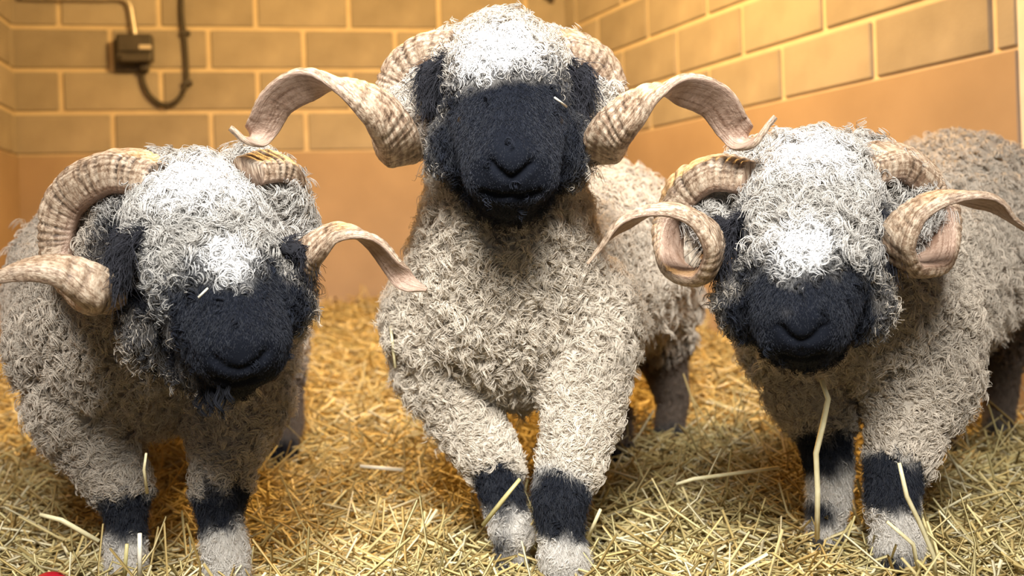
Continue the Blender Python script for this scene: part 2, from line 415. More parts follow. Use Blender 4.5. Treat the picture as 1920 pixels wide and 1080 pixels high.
# ------------------------------------------------------------------ sheep builder
CAMV = np.array([list(RIGHT), list(UP), list(-FWD)])   # image right, image up, toward the viewer
def horn(parent, ctrl, n=300, seed=0, mat=None):
    """ctrl rows: px, py, d, half width a, half thickness b, outer normal (right, up, toward viewer)"""
    lr = np.random.default_rng(seed)
    rows = []
    for px, py, d, a, b, o in ctrl:
        ov = np.array(o, float) @ CAMV; ov /= np.linalg.norm(ov)
        rows.append(list(P(px, py, d)) + [a, b] + list(ov))
    q = catmull(rows, n)
    c = q[:, :3]; a = np.maximum(q[:, 3], 0.002); b = np.maximum(q[:, 4], 0.0015); o = q[:, 5:8]
    t = np.gradient(c, axis=0); t /= np.linalg.norm(t, axis=1)[:, None]
    o = o - (o * t).sum(1)[:, None] * t; o /= np.linalg.norm(o, axis=1)[:, None]
    w = np.cross(t, o)
    s = np.concatenate([[0], np.cumsum(np.linalg.norm(np.diff(c, axis=0), axis=1))])
    # annual ridges: uneven rings, fading toward the tip
    ph = np.cumsum(np.concatenate([[0], np.diff(s)]) * (2 * np.pi / 0.016) * (1 + 0.3 * np.sin(s * 47) + 0.15 * np.sin(s * 131)))
    fade = np.clip(1.15 - s / s[-1], 0.1, 1)
    rv = np.abs(np.sin(ph / 2)) ** 0.6; rv = 1 - (1 - rv) * np.clip(0.65 + 0.5 * np.sin(s * 83 + seed) + 0.3 * np.sin(s * 190), 0.15, 1)
    ridge = (rv - 0.7) * 0.0064 * fade
    S = 36; th = np.linspace(0, 2 * np.pi, S, endpoint=False)
    cx = np.sign(np.cos(th)) * np.abs(np.cos(th)) ** 0.72; sy = np.sin(th)
    V = []; attr = []; grv = []
    for i in range(n):
        x = a[i] * cx
        outer = b[i] * (np.abs(sy) ** 0.7) * (1 + 0.10 * np.sin(3 * th + 1.0))
        inner = -b[i] * (0.55 * np.abs(sy) ** 0.6) * (1 - 0.35 * fade[i] * 0) + b[i] * 0.30 * (1 - (x / a[i]) ** 2) * (s[i] / s[-1])
        y = np.where(sy >= 0, outer + ridge[i] * sy, inner + 0.25 * ridge[i])
        pts = c[i] + x[:, None] * w[i] + y[:, None] * o[i]
        pts += (cx * ridge[i] * 0.5)[:, None] * w[i]
        wob = fade[i] * np.clip(sy + 0.3, 0, 1) * (0.0009 * np.sin(3 * th + 23 * s[i] + 2 * np.sin(s[i] * 61)) + 0.0008 * np.sin(7 * th - 90 * s[i] + seed) + 0.0006 * np.sin(11 * th + 210 * s[i]))
        pts += (wob * sy)[:, None] * o[i]
        V.append(pts); grv.append(np.clip(1 - rv[i] + lr.normal(0, 0.06, S), 0, 1) * fade[i] * np.clip(sy * 2 + 0.7, 0.12, 1))
        attr.append(np.stack([np.full(S, s[i]), np.minimum(th, 2 * np.pi - th) + lr.normal(0, 0.02, S), np.clip(sy * 2 + 0.8, 0, 1)], 1))
    V = np.concatenate(V); attr = np.concatenate(attr)
    Fc = [(i * S + k, i * S + (k + 1) % S, (i + 1) * S + (k + 1) % S, (i + 1) * S + k) for i in range(n - 1) for k in range(S)]
    Fc += [tuple(range(S))[::-1], tuple(range((n - 1) * S, n * S))]
    org = np.array(parent.location)
    ob = mesh_obj('horn', V - org, Fc, mat or M_horn, parent, smooth=True)
    at = ob.data.attributes.new('along', 'FLOAT_VECTOR', 'POINT'); at.data.foreach_set('vector', attr.astype(np.float32).ravel())
    ga = ob.data.attributes.new('groove', 'FLOAT', 'POINT'); ga.data.foreach_set('value', np.concatenate(grv).astype(np.float32))
    bm = bmesh.new(); bm.from_mesh(ob.data); bmesh.ops.recalc_face_normals(bm, faces=bm.faces[:]); bm.to_mesh(ob.data); bm.free()
    return ob

def smoothstep(a, b, x):
    t = np.clip((x - a) / (b - a), 0, 1); return t * t * (3 - 2 * t)

class Sheep:
    def __init__(s, label, base, fleece=(0.66, 0.585, 0.48), crown=(0.60, 0.54, 0.46)):
        s.fleece, s.crown = np.array(fleece), np.array(crown)
        s.root = empty('ram', base); s.org = np.array(base)
        tag(s.root, label, 'sheep', 'blacknose rams in the stall')
        s.bm = bmesh.new(); s.paint = []; s.grooves = []
    def ball(s, px, py, d, r, sx=1, sy=1, sz=1):
        c = P(px, py, d)
        bmesh.ops.create_icosphere(s.bm, subdivisions=3, radius=1.0, matrix=Matrix.Translation(c) @ Matrix.Diagonal((r * sx, r * sy, r * sz, 1)))
    def limb(s, pts):
        """chain of tapered capsules; pts rows px, py, d, r"""
        q = [(P(a, b, c), r) for a, b, c, r in pts]
        for (p0, r0), (p1, r1) in zip(q, q[1:]):
            L = (p1 - p0).length; k = max(2, int(L / (0.35 * min(r0, r1))) + 1)
            for i in range(k + 1):
                t = i / k; c = p0.lerp(p1, t); r = r0 + (r1 - r0) * t
                bmesh.ops.create_icosphere(s.bm, subdivisions=2, radius=r, matrix=Matrix.Translation(c))
    def leg(s, pts):
        s.limb(pts)
        # carry the pastern down to just above the ground
        a, b, c, r = pts[-1]; e = P(a, b, c); z1 = float(ground(e.x, e.y)) + 0.042
        z = e.z
        while z > z1:
            bmesh.ops.create_icosphere(s.bm, subdivisions=2, radius=r, matrix=Matrix.Translation((e.x, e.y, z))); z -= 0.012
        if e.z > z1: s.paint.append((np.array((e.x, e.y, z1)), 0.07, 's', .02))
        for a, b, c, r in pts[1:]:
            s.dab(a, b, c, r + 0.045, 'l', .03)
    def dab(s, px, py, d, r, what, soft=0.02):
        """a patch of coat: 'b' black, 'w' white, 's' short cream hair"""
        s.paint.append((np.array(P(px, py, d)), r, what, soft))
    def build_body(s):
        o = bm_obj('body_raw', s.bm)
        md = o.modifiers.new('r', 'REMESH'); md.mode = 'VOXEL'; md.voxel_size = 0.0065
        sm = o.modifiers.new('s', 'SMOOTH'); sm.factor = 0.5; sm.iterations = 10
        dg = bpy.context.evaluated_depsgraph_get()
        me = bpy.data.meshes.new_from_object(o.evaluated_get(dg))
        bpy.data.objects.remove(o)
        nv = len(me.vertices); co = np.empty(nv * 3, np.float32); me.vertices.foreach_get('co', co); co = co.reshape(-1, 3).astype(float)
        no = np.empty(nv * 3, np.float32); me.vertices.foreach_get('normal', no); no = no.reshape(-1, 3).astype(float)
        # mouth and nostril grooves
        if s.grooves:
            me.calc_loop_triangles()
            bvh = BVHTree.FromPolygons([Vector(v) for v in co], [tuple(p.vertices) for p in me.polygons])
            cam0 = Vector((0, 0, H))
            disp = np.zeros(nv)
            for line, width, depth in s.grooves:
                for px, py in catmull(line, 40):
                    hit = bvh.ray_cast(cam0, (P(px, py, 1.0) - cam0).normalized())
                    if hit[0] is None: continue
                    dd = np.linalg.norm(co - np.array(hit[0]), axis=1)
                    disp = np.maximum(disp, depth * np.exp(-(dd / width) ** 2))
            co = co - no * disp[:, None]
        me.vertices.foreach_set('co', (co - s.org).astype(np.float32).ravel()); me.update()
        me.shade_smooth()
        wt = s.weights(co)
        col = s.colour(wt, np.zeros(nv) + 0.15) * 0.85  # base colour darkened to stand in for missing self-shadowing
        a = me.attributes.new('col', 'FLOAT_COLOR', 'POINT')
        a.data.foreach_set('color', np.concatenate([col, np.ones((nv, 1))], 1).astype(np.float32).ravel())
        me.materials.clear(); me.materials.append(M_skin)
        me.name = 'body'
        s.body = bpy.data.objects.new('body', me); C.objects.link(s.body); s.body.parent = s.root
        me.calc_loop_triangles()
        tri = np.empty(len(me.loop_triangles) * 3, np.int32); me.loop_triangles.foreach_get('vertices', tri); tri = tri.reshape(-1, 3)
        nv2 = np.empty(nv * 3, np.float32); me.vertices.foreach_get('normal', nv2)
        s.co, s.no, s.tri = co, nv2.reshape(-1, 3).astype(float), tri
    def weights(s, p):
        w = {k: np.zeros(len(p)) for k in 'bwsmgldn'}
        q = p * 55.0
        rag = (np.sin(q[:, 0] + 1.7 * np.sin(0.7 * q[:, 2])) + np.sin(1.3 * q[:, 2] + 1.9 * np.sin(0.9 * q[:, 0] + q[:, 1])) + np.sin(0.8 * q[:, 1] + 2.3 * q[:, 0] + q[:, 2])) * 0.0042
        for c, r, what, soft in s.paint:
            dd = np.linalg.norm(p - c, axis=1) + rag
            v = 1 - smoothstep(r - soft, r + soft, dd)
            if what == 'B':      # bare wool again
                for k in w: w[k] *= (1 - v)
            elif what == 'w':
                w['w'] = np.maximum(w['w'], v); w['b'] *= (1 - v); w['m'] *= (1 - v)
            else:
                w[what] = np.maximum(w[what], v)
        return w
    def colour(s, w, rnd):
        n = len(rnd)
        base = s.fleece * (0.78 + 0.40 * rnd)[:, None]
        head = s.crown * (0.72 + 0.5 * rnd)[:, None]
        shin = np.array((0.62, 0.58, 0.52)) * (0.85 + 0.3 * rnd)[:, None]
        dirt_or_shade = np.array((0.17, 0.13, 0.10)) * (0.7 + 0.6 * rnd)[:, None]  # brown tone with the shade on the hind legs painted in
        white = np.array((0.84, 0.83, 0.815)) * (0.94 + 0.1 * rnd)[:, None]  # blown highlights painted into the head wool
        black = np.array((0.011, 0.013, 0.0195)) * (0.6 + 0.9 * rnd)[:, None]
        grey = np.array((0.16, 0.155, 0.15)) * (0.5 + 1.0 * rnd)[:, None]
        c = base
        c = c * (1 - w['g'][:, None]) + head * w['g'][:, None]
        c = c * (1 - w['s'][:, None]) + shin * w['s'][:, None]
        c = c * (1 - w['d'][:, None]) + dirt_or_shade * w['d'][:, None]
        c = c * (1 - w['w'][:, None]) + white * w['w'][:, None]
        b = w['b'][:, None]
        c = c * (1 - b) + black * b
        mid = (4 * w['b'] * (1 - w['b']))[:, None] * 0.35
        c = c * (1 - mid) + grey * mid
        return np.clip(c, 0, 1)
    def sample(s, n, dens):
        t = s.tri; a, b, c = s.co[t[:, 0]], s.co[t[:, 1]], s.co[t[:, 2]]
        ar = 0.5 * np.linalg.norm(np.cross(b - a, c - a), axis=1)
        ctr = (a + b + c) / 3
        pr = ar * dens(ctr); pr /= pr.sum()
        i = rng.choice(len(t), n, p=pr)
        r1 = np.sqrt(rng.random(n)); r2 = rng.random(n)
        u, v, w_ = 1 - r1, r1 * (1 - r2), r1 * r2
        p = a[i] * u[:, None] + b[i] * v[:, None] + c[i] * w_[:, None]
        nn = s.no[t[i, 0]] * u[:, None] + s.no[t[i, 1]] * v[:, None] + s.no[t[i, 2]] * w_[:, None]
        nn /= np.linalg.norm(nn, axis=1)[:, None] + 1e-9
        return p, nn
    def curves(s, name, P3, rad, col, mat):
        """P3 (n, K, 3)"""
        n, K, _ = P3.shape
        hc = bpy.data.hair_curves.new(name)
        hc.add_curves([K] * n)
        hc.position_data.foreach_set('vector', (P3 - s.org).astype(np.float32).ravel())
        ra = hc.attributes.get('radius') or hc.attributes.new('radius', 'FLOAT', 'POINT')
        ra.data.foreach_set('value', rad.astype(np.float32).ravel())
        ca = hc.attributes.new('col', 'FLOAT_COLOR', 'CURVE')
        ca.data.foreach_set('color', np.concatenate([col, np.ones((n, 1))], 1).astype(np.float32).ravel())
        hc.materials.append(mat)
        o = bpy.data.objects.new(name, hc); C.objects.link(o); o.parent = s.root
        o['kind'] = 'stuff'
        return o
    def wool(s, nlocks, M=7, K=13):
        def dens(c):
            w = s.weights(c)
            far = 1 - 0.72 * smoothstep(2.25, 2.6, c[:, 1])
            return far * (1 + 1.1 * w['g']) * (1 + 0.7 * w['l']) * (1 - 0.93 * np.maximum(w['m'], 0)) * (1 - 0.75 * w['s'] * (1 - w['m'])) * (1 - 0.6 * w['b'])
        p, n = s.sample(nlocks, dens)
        w = s.weights(p)
        L = nlocks
        g = np.array((0, 0, -1.0))
        tan = g - (n @ g)[:, None] * n
        f = p * 95.0
        flow = np.stack([np.sin(f[:, 1] + 1.3 * np.sin(0.6 * f[:, 2])), np.sin(f[:, 2] + 1.7 * np.sin(0.8 * f[:, 0])), np.sin(f[:, 0] + 1.1 * np.sin(0.7 * f[:, 1] + 0.5 * f[:, 2]))], 1)
        tuft = 0.5 + 0.5 * np.sin(1.3 * f[:, 0] + 2 * np.sin(0.5 * f[:, 2])) * np.sin(1.2 * f[:, 2] + 2 * np.sin(0.6 * f[:, 0]))
        tan += 0.75 * flow
        tan += rng.normal(0, 0.25, (L, 3)); tan -= (tan * n).sum(1)[:, None] * n
        tan /= np.linalg.norm(tan, axis=1)[:, None] + 1e-6
        lift = np.clip(rng.uniform(0.3, 0.7, L) + 0.25 * (tuft - 0.5), 0.15, 1)
        dirv = n * lift[:, None] + tan * (1 - 0.45 * lift)[:, None]; dirv /= np.linalg.norm(dirv, axis=1)[:, None]
        blk = np.maximum(w['b'], 0.9 * w['s'])
        length = rng.uniform(0.024, 0.043, L) * (1 - 0.55 * blk) * (1 - 0.40 * w['l']) * (1 - 0.05 * w['g'])
        far = smoothstep(2.25, 2.6, p[:, 1])
        length *= 0.82 + 0.4 * tuft
        fly = (rng.random(L) < 0.006 + 0.04 * w['g']) & (blk < 0.2)
        dirv[fly] = n[fly] * 0.95 + tan[fly] * 0.3; length[fly] *= 1.45
        length *= 1 + 0.25 * far
        cr_ = rng.uniform(0.0045, 0.0090, L) * (1 - 0.4 * blk) * (1 + 0.25 * w['g'])
        turns = rng.uniform(1.0, 1.9, L) * rng.choice([-1, 1], L)
        ph = rng.uniform(0, 2 * np.pi, L)
        e1 = np.cross(dirv, np.array((0.31, 0.27, 0.91))); e1 /= np.linalg.norm(e1, axis=1)[:, None] + 1e-6
        e2 = np.cross(dirv, e1)
        t = np.linspace(0, 1, K)
        rep = lambda x: np.repeat(x, M, axis=0)
        n_s = L * M
        Ls = rep(length) * rng.uniform(0.8, 1.12, n_s)
        rr = rep(cr_) * rng.uniform(0.85, 1.15, n_s)
        phs = rep(ph) + rng.normal(0, 0.22, n_s)
        tu = rep(turns) * rng.uniform(0.92, 1.08, n_s)
        off = rng.normal(0, 0.0021, (n_s, 3))
        th = phs[:, None] + 2 * np.pi * tu[:, None] * t[None, :]
        rt = rr[:, None] * (smoothstep(0, 0.45, t) * (1.0 - 0.10 * t))[None, :]
        root = rep(p) + off - rep(n) * 0.002
        ctr = root[:, None, :] + rep(dirv)[:, None, :] * (Ls[:, None] * (t * (1 - 0.22 * t))[None, :])[:, :, None]
        ctr += np.array((0, 0, -1.0)) * (Ls[:, None] * 0.28 * (t ** 2)[None, :])[:, :, None]
        pts = ctr + rt[:, :, None] * (np.cos(th)[:, :, None] * rep(e1)[:, None, :] + np.sin(th)[:, :, None] * rep(e2)[:, None, :])
        far_s = rep(far)
        rad = (0.00062 * (1 + 0.8 * far_s))[:, None] * (1 - 0.55 * t ** 2)[None, :]
        # colour per lock with some strand variation
        rl = np.clip(rep(rng.random(L)) * 0.7 + rng.random(n_s) * 0.3, 0, 1)
        ws = {k: rep(v) for k, v in w.items()}
        # in the border zone strands are either dark or pale
        bz = ws['b']; pick = (rng.random(n_s) < bz).astype(float); ws['b'] = np.clip(bz * 0.25 + pick * 0.75, 0, 1)
        col = s.colour(ws, rl)
        s.curves('wool', pts, rad, col, M_wool)
    def shorthair(s, n, K=5):
        def dens(c):
            w = s.weights(c); return np.maximum(w['m'], 0.6 * np.maximum(w['s'], 0.6 * w['b'])) * (1 - 0.5 * w['n']) + 1e-6
        p, nn = s.sample(n, dens)
        w = s.weights(p)
        g = np.array((0.0, -0.15, -1.0))
        tan = g - (nn @ g)[:, None] * nn + rng.normal(0, 0.35, (n, 3))
        tan -= (tan * nn).sum(1)[:, None] * nn; tan /= np.linalg.norm(tan, axis=1)[:, None] + 1e-6
        lift = rng.uniform(0.2, 0.5, n) 
        dirv = nn * lift[:, None] + tan * (1 - lift)[:, None]; dirv /= np.linalg.norm(dirv, axis=1)[:, None]
        L = rng.uniform(0.006, 0.012, n) * (1 + 1.1 * (1 - w['m'])) * (1 - 0.6 * w['n'])
        t = np.linspace(0, 1, K)
        pts = p[:, None, :] - nn[:, None, :] * 0.001 + dirv[:, None, :] * (L[:, None] * t)[:, :, None] + (rng.normal(0, 0.12, (n, 3)) - nn * 0.25)[:, None, :] * (L[:, None] * t ** 2)[:, :, None]
        rad = np.full((n, 1), 0.00040) * (1 - 0.7 * t)[None, :]
        col = s.colour(w, rng.random(n))
        s.curves('short_hair', pts, rad, col, M_face)
    def ear(s, pts, wdir):
        """leaf shaped ear: pts px,py,d along it"""
        q = catmull([list(P(*a)) for a in pts], 14)
        t = np.gradient(q, axis=0); t /= np.linalg.norm(t, axis=1)[:, None]
        wv = np.array(wdir, float) @ CAMV
        wv = wv - (t @ wv)[:, None] * t; wv /= np.linalg.norm(wv, axis=1)[:, None]
        o = np.cross(t, wv); u_ = np.linspace(0, 1, 14)
        hw = 0.021 * np.sin(np.pi * np.clip(u_ * 0.9 + 0.1, 0, 1)) ** 0.7 + 0.003
        S = 12; V = []; Fc = []
        for i in range(14):
            for k in range(S):
                th = 2 * np.pi * k / S
                V.append(q[i] + hw[i] * np.cos(th) * wv[i] + (0.006 * np.sin(th) + 0.010 * np.cos(th) ** 2) * o[i] - s.org)
        for i in range(13):
            for k in range(S): Fc.append((i * S + k, i * S + (k + 1) % S, (i + 1) * S + (k + 1) % S, (i + 1) * S + k))
        Fc += [tuple(range(S))[::-1], tuple(range(13 * S, 14 * S))]
        ob = mesh_obj('ear', V, Fc, M_skin, s.root, smooth=True); ob['label'] = 'black woolly ear'
        a = ob.data.attributes.new('col', 'FLOAT_COLOR', 'POINT'); a.data.foreach_set('color', np.tile(np.array((0.02, 0.02, 0.023, 1), np.float32), len(V)))
        # fringe of dark hair on the ear
        n = 1500; i = rng.integers(1, 14, n); th = rng.uniform(0, 2 * np.pi, n)
        Vn = np.array(V).reshape(14, S, 3) + s.org
        base = Vn[i, rng.integers(0, S, n)]
        dv = t[i] * 0.8 + rng.normal(0, 0.45, (n, 3)); K = 7; tt = np.linspace(0, 1, K); L = rng.uniform(0.012, 0.03, n)
        pts3 = base[:, None, :] + dv[:, None, :] * (L[:, None] * tt)[:, :, None] + np.array((0, 0, -0.5)) * (L[:, None] * tt ** 2)[:, :, None]
        ax = rng.normal(0, 1, (n, 3)); ph = rng.uniform(0, 6.28, n)
        pts3 += ax[:, None, :] * (0.003 * np.sin(ph[:, None] + 7 * tt[None, :]) * tt)[:, :, None]
        h = s.curves('ear_hair', pts3, np.full((n, 1), 0.0006) * (1 - 0.6 * tt)[None, :], np.array((0.018, 0.018, 0.022)) * rng.uniform(0.5, 2.2, (n, 1)), M_wool)
        h.parent = ob
    def hit(s, px, py):
        cam0 = Vector((0, 0, H))
        if not hasattr(s, 'bvh'):
            s.bvh = BVHTree.FromPolygons([Vector(v) for v in s.co], [tuple(t) for t in s.tri])
        return s.bvh.ray_cast(cam0, (P(px, py, 1.0) - cam0).normalized())
    def beard(s, spots, L0, col):
        rows = []; K = 12; tt = np.linspace(0, 1, K)
        for px, py in spots:
            h = s.hit(px, py)
            if h[0] is None: continue
            ph = rng.uniform(0, 6.28); r = rng.uniform(.005, .009); L = L0 * rng.uniform(.7, 1.2); tu = rng.uniform(.8, 1.3)
            for k in range(9):
                b0 = np.array(h[0]) + rng.normal(0, .002, 3); th = ph + rng.normal(0, .2) + 6.28 * tu * tt
                rr = r * tt
                rows.append(b0 + np.stack([rr * np.cos(th), rr * np.sin(th) - .012 * tt, -L * tt], 1))
        rows = np.array(rows)
        s.curves('beard', rows, np.full((len(rows), 1), .0007) * (1 - .5 * tt)[None, :], np.array(col) * rng.uniform(.6, 1.5, (len(rows), 1)), M_wool)
    def bit(s, pts, width_px, col, label):
        q = []
        for px, py in pts:
            h = s.hit(px, py); d = h[0].y - 0.03 if h[0] is not None else q[-1][2]
            q.append((px, py, d))
        stalk(q, width_px, col, label)
    def eye(s, px, py):
        cam0 = Vector((0, 0, H))
        if not hasattr(s, 'bvh'):
            s.bvh = BVHTree.FromPolygons([Vector(v) for v in s.co], [tuple(t) for t in s.tri])
        hit = s.bvh.ray_cast(cam0, (P(px, py, 1.0) - cam0).normalized())
        if hit[0] is None: return
        bm = bmesh.new(); bmesh.ops.create_uvsphere(bm, u_segments=20, v_segments=12, radius=0.013)
        e = bm_obj('eye', bm, M_eye, s.root, smooth=True); e.location = hit[0] - hit[1] * 0.0105 - Vector(s.org); e['label'] = 'dark eye'
    def hoof(s, px, py, d, w=0.03):
        """cloven hoof: two claws"""
        c = P(px, py, d); gz = float(ground(c.x, c.y)) + 0.004
        top = min(c.z, gz + 0.052)
        for sx in (-1, 1):
            bm = bmesh.new()
            prof = [(0.0, 1.0, 0.75), (0.5, 1.12, 0.9), (1.0, 1.25, 1.05)]
            rings = []
            for u_, k, fwd in prof:
                z = top + (gz - top) * u_
                rings.append([bm.verts.new((c.x + sx * w * 0.52 + w * 0.48 * k * math.cos(a), c.y - 0.012 * u_ + w * fwd * 1.15 * math.sin(a), z)) for a in [2 * math.pi * i / 10 for i in range(10)]])
            for r0, r1 in zip(rings, rings[1:]):
                for i in range(10): bm.faces.new((r0[i], r0[(i + 1) % 10], r1[(i + 1) % 10], r1[i]))
            bm.faces.new(rings[0]); bm.faces.new(rings[-1][::-1])
            for v in bm.verts: v.co -= Vector(s.org)
            bm_obj('hoof', bm, M_hoof, s.root, smooth=True)

# ------------------------------------------------------------------ middle ram
s = Sheep('middle ram with head held high, black face and horns spread wide', (0.02, 2.35, 0.02))
# neck, chest, barrel
s.limb([(948, 215, 1.90, .10), (950, 330, 1.95, .135), (950, 430, 1.99, .158), (948, 535, 2.06, .195), (952, 590, 2.10, .178), (1040, 525, 2.40, .225), (1118, 480, 2.75, .25), (1150, 490, 2.95, .22)])
s.ball(840, 595, 2.08, .12); s.ball(1070, 590, 2.07, .125); s.ball(870, 125, 1.90, .062); s.ball(1022, 125, 1.90, .062); s.dab(958, 330, 1.615, .058, 'n', .02); s.ball(800, 205, 1.90, .06); s.ball(1098, 210, 1.90, .06)
# head
s.limb([(942, 120, 1.88, .088), (948, 175, 1.81, .112), (955, 245, 1.73, .096), (958, 305, 1.685, .080)])
s.limb([(958, 350, 1.70, .052), (955, 330, 1.80, .085)])
s.ball(888, 275, 1.79, .075); s.ball(1028, 275, 1.79, .075)
s.ball(925, 325, 1.672, .048); s.ball(992, 325, 1.672, .048); s.ball(958, 300, 1.648, .05)
# forelegs
s.leg([(1080, 640, 2.04, .11), (1095, 770, 1.95, .066), (1068, 865, 1.89, .052), (1050, 930, 1.86, .049), (1049, 965, 1.855, .043), (1052, 1000, 1.85, .036), (1058, 1045, 1.84, .042), (1064, 1070, 1.835, .034)])
s.leg([(835, 670, 2.09, .10), (880, 790, 2.04, .062), (925, 865, 2.0, .049), (938, 910, 1.98, .041), (950, 960, 1.97, .038), (962, 1000, 1.96, .036), (958, 1015, 1.96, .028)])
# hind legs
s.leg([(1215, 560, 2.92, .14), (1245, 680, 2.95, .062), (1262, 750, 2.96, .042), (1250, 830, 2.93, .036)])
s.leg([(1090, 600, 2.82, .14), (1120, 730, 2.80, .07), (1150, 800, 2.76, .045), (1150, 880, 2.68, .036)])
for q in ((948, 60, 1.86, .17), (948, 120, 1.80, .12)): s.dab(*q, 'g', .03)
s.dab(955, 272, 1.73, .155, 'b', .045); s.dab(955, 262, 1.66, .115, 'b', .02); s.dab(958, 310, 1.62, .06, 'b', .02); s.dab(955, 330, 1.70, .108, 'b', .015); s.dab(800, 225, 1.88, .085, 'g', .03); s.dab(1098, 230, 1.88, .085, 'g', .03)
s.dab(835, 170, 1.80, .05, 'b', .02); s.dab(1072, 180, 1.80, .05, 'b', .02)
s.dab(958, 255, 1.65, .125, 'm', .03); s.dab(958, 335, 1.66, .10, 'm', .02)
s.dab(940, 118, 1.74, .062, 'w', .03)
s.dab(1050, 942, 1.85, .064, 'b', .008); s.dab(1050, 945, 1.85, .075, 's', .02); s.dab(1060, 1035, 1.83, .06, 's', .02)
s.dab(938, 912, 1.97, .052, 'b', .01); s.dab(950, 965, 1.96, .06, 's', .02); s.dab(945, 1020, 1.95, .025, 'b', .01); s.dab(1062, 1078, 1.83, .022, 'b', .01)
s.dab(1150, 880, 2.68, .07, 'b', .02); s.dab(1250, 830, 2.93, .055, 'b', .02)
s.dab(1255, 740, 2.95, .13, 's', .02); s.dab(1255, 720, 2.95, .15, 'd', .05); s.dab(1140, 790, 2.76, .16, 'd', .05)  # 'd' patches put the hind legs' shade into the coat colour
s.grooves = [([(917, 303), (935, 322), (958, 335), (980, 324), (1000, 306)], .007, .010), ([(958, 335), (958, 368)], .005, .004), ([(905, 362), (930, 369), (958, 370), (985, 369), (1010, 362)], .006, .009)]
s.build_body()
s.wool(22000, 6); s.shorthair(60000)
s.eye(862, 225); s.eye(1052, 225)
s.bit([(795, 147), (808, 150), (818, 170)], 4, 2, 'tiny pale straw caught on the dark ear of the middle ram')
s.bit([(1040, 183), (1062, 200)], 5, 2, 'tiny pale straw caught beside the eye of the middle ram')
s.bit([(732, 610), (736, 645), (741, 690)], 6, 0, 'thin straw clinging to the flank of the middle ram')
s.ear([(852, 128, 1.80), (828, 126, 1.79), (812, 145, 1.785), (806, 182, 1.79)], (1, .3, .2)); s.ear([(1052, 140, 1.80), (1075, 138, 1.79), (1087, 158, 1.785), (1092, 196, 1.79)], (1, -.3, .2))
horn(s.root, [(862, 98, 1.85, .036, .036, (0, 1, .2)), (800, 102, 1.88, .040, .038, (-.5, 1, .3)), (750, 142, 1.91, .040, .037, (-1, .5, .3)), (733, 207, 1.91, .038, .031, (-1, -.2, .1)), (738, 265, 1.87, .037, .027, (-.5, -1, .1)),
     (752, 282, 1.79, .036, .026, (.2, -1, .5)), (738, 248, 1.715, .036, .024, (.3, -.1, 1)), (700, 203, 1.67, .036, .021, (.1, .6, .9)), (640, 166, 1.65, .034, .017, (0, 1, .35)), (575, 160, 1.65, .033, .014, (-.1, .8, -.6)), (522, 190, 1.67, .031, .012, (-.5, .5, -.8)),
     (494, 236, 1.69, .027, .010, (-.6, .1, -.8)), (468, 262, 1.69, .018, .009, (-.3, -.8, -.2)), (432, 238, 1.68, .006, .005, (-.3, -.9, .3))], seed=1)
horn(s.root, [(1038, 100, 1.85, .036, .036, (0, 1, .2)), (1090, 106, 1.88, .040, .038, (.5, 1, .3)), (1132, 150, 1.91, .040, .037, (1, .5, .3)), (1146, 212, 1.91, .038, .031, (1, -.2, .1)), (1140, 265, 1.87, .037, .027, (.5, -1, .1)),
     (1128, 278, 1.79, .037, .027, (-.2, -1, .5)), (1145, 250, 1.715, .036, .025, (-.3, -.1, 1)), (1183, 213, 1.67, .036, .021, (-.3, .5, .9)), (1230, 178, 1.65, .033, .017, (-.1, 1, .35)), (1285, 170, 1.65, .033, .014, (.1, .8, -.6)), (1340, 192, 1.67, .034, .012, (.5, .5, -.8)),
     (1374, 238, 1.69, .029, .011, (.6, .1, -.8)), (1407, 265, 1.69, .020, .010, (.3, -.8, -.2)), (1453, 218, 1.68, .006, .005, (.3, -.9, .3))], seed=2)
for h_ in ((1064, 1066, 1.825, .036), (958, 1012, 1.95, .032), (1250, 826, 2.92, .032), (1150, 876, 2.67, .034)): s.hoof(*h_)

# ------------------------------------------------------------------ ram at the left
s = Sheep('ram with lowered head turned sideways, standing below the switch box', (-0.70, 2.35, 0.02))
s.fleece, s.crown = np.array((0.50, 0.435, 0.355)), np.array((0.47, 0.445, 0.405))
s.limb([(320, 430, 1.85, .13), (290, 520, 1.98, .18), (272, 590, 2.06, .215), (240, 545, 2.40, .25), (258, 515, 2.75, .26), (310, 525, 2.95, .22)])
s.ball(150, 630, 2.06, .125); s.ball(425, 630, 2.05, .13); s.ball(285, 690, 2.03, .115)
s.limb([(372, 410, 1.76, .105), (372, 455, 1.70, .112), (412, 560, 1.64, .096), (448, 635, 1.60, .080)])
s.limb([(440, 690, 1.615, .046), (400, 640, 1.70, .085)])
s.ball(295, 385, 1.80, .078); s.ball(475, 375, 1.82, .08); s.ball(530, 420, 1.84, .05); s.dab(510, 400, 1.80, .10, 'g', .03); s.dab(455, 690, 1.55, .055, 'n', .02); s.ball(325, 600, 1.70, .078); s.ball(505, 560, 1.70, .066); s.ball(420, 672, 1.59, .042); s.ball(480, 665, 1.60, .045)
s.leg([(170, 740, 2.04, .11), (200, 855, 2.0, .058), (232, 925, 1.97, .047), (237, 975, 1.96, .034), (236, 1010, 1.955, .036), (235, 1035, 1.95, .034)])
s.leg([(440, 740, 2.02, .10), (425, 845, 1.95, .056), (412, 930, 1.92, .048), (413, 975, 1.905, .035), (420, 1015, 1.895, .039), (424, 1040, 1.89, .038)])
s.leg([(480, 600, 2.85, .13), (530, 720, 2.84, .052), (542, 790, 2.85, .038), (530, 855, 2.80, .034)])
s.leg([(250, 620, 2.85, .13), (230, 740, 2.85, .055), (225, 860, 2.82, .036)])
for q in ((360, 350, 1.72, .17), (380, 440, 1.62, .14)): s.dab(*q, 'g', .03)
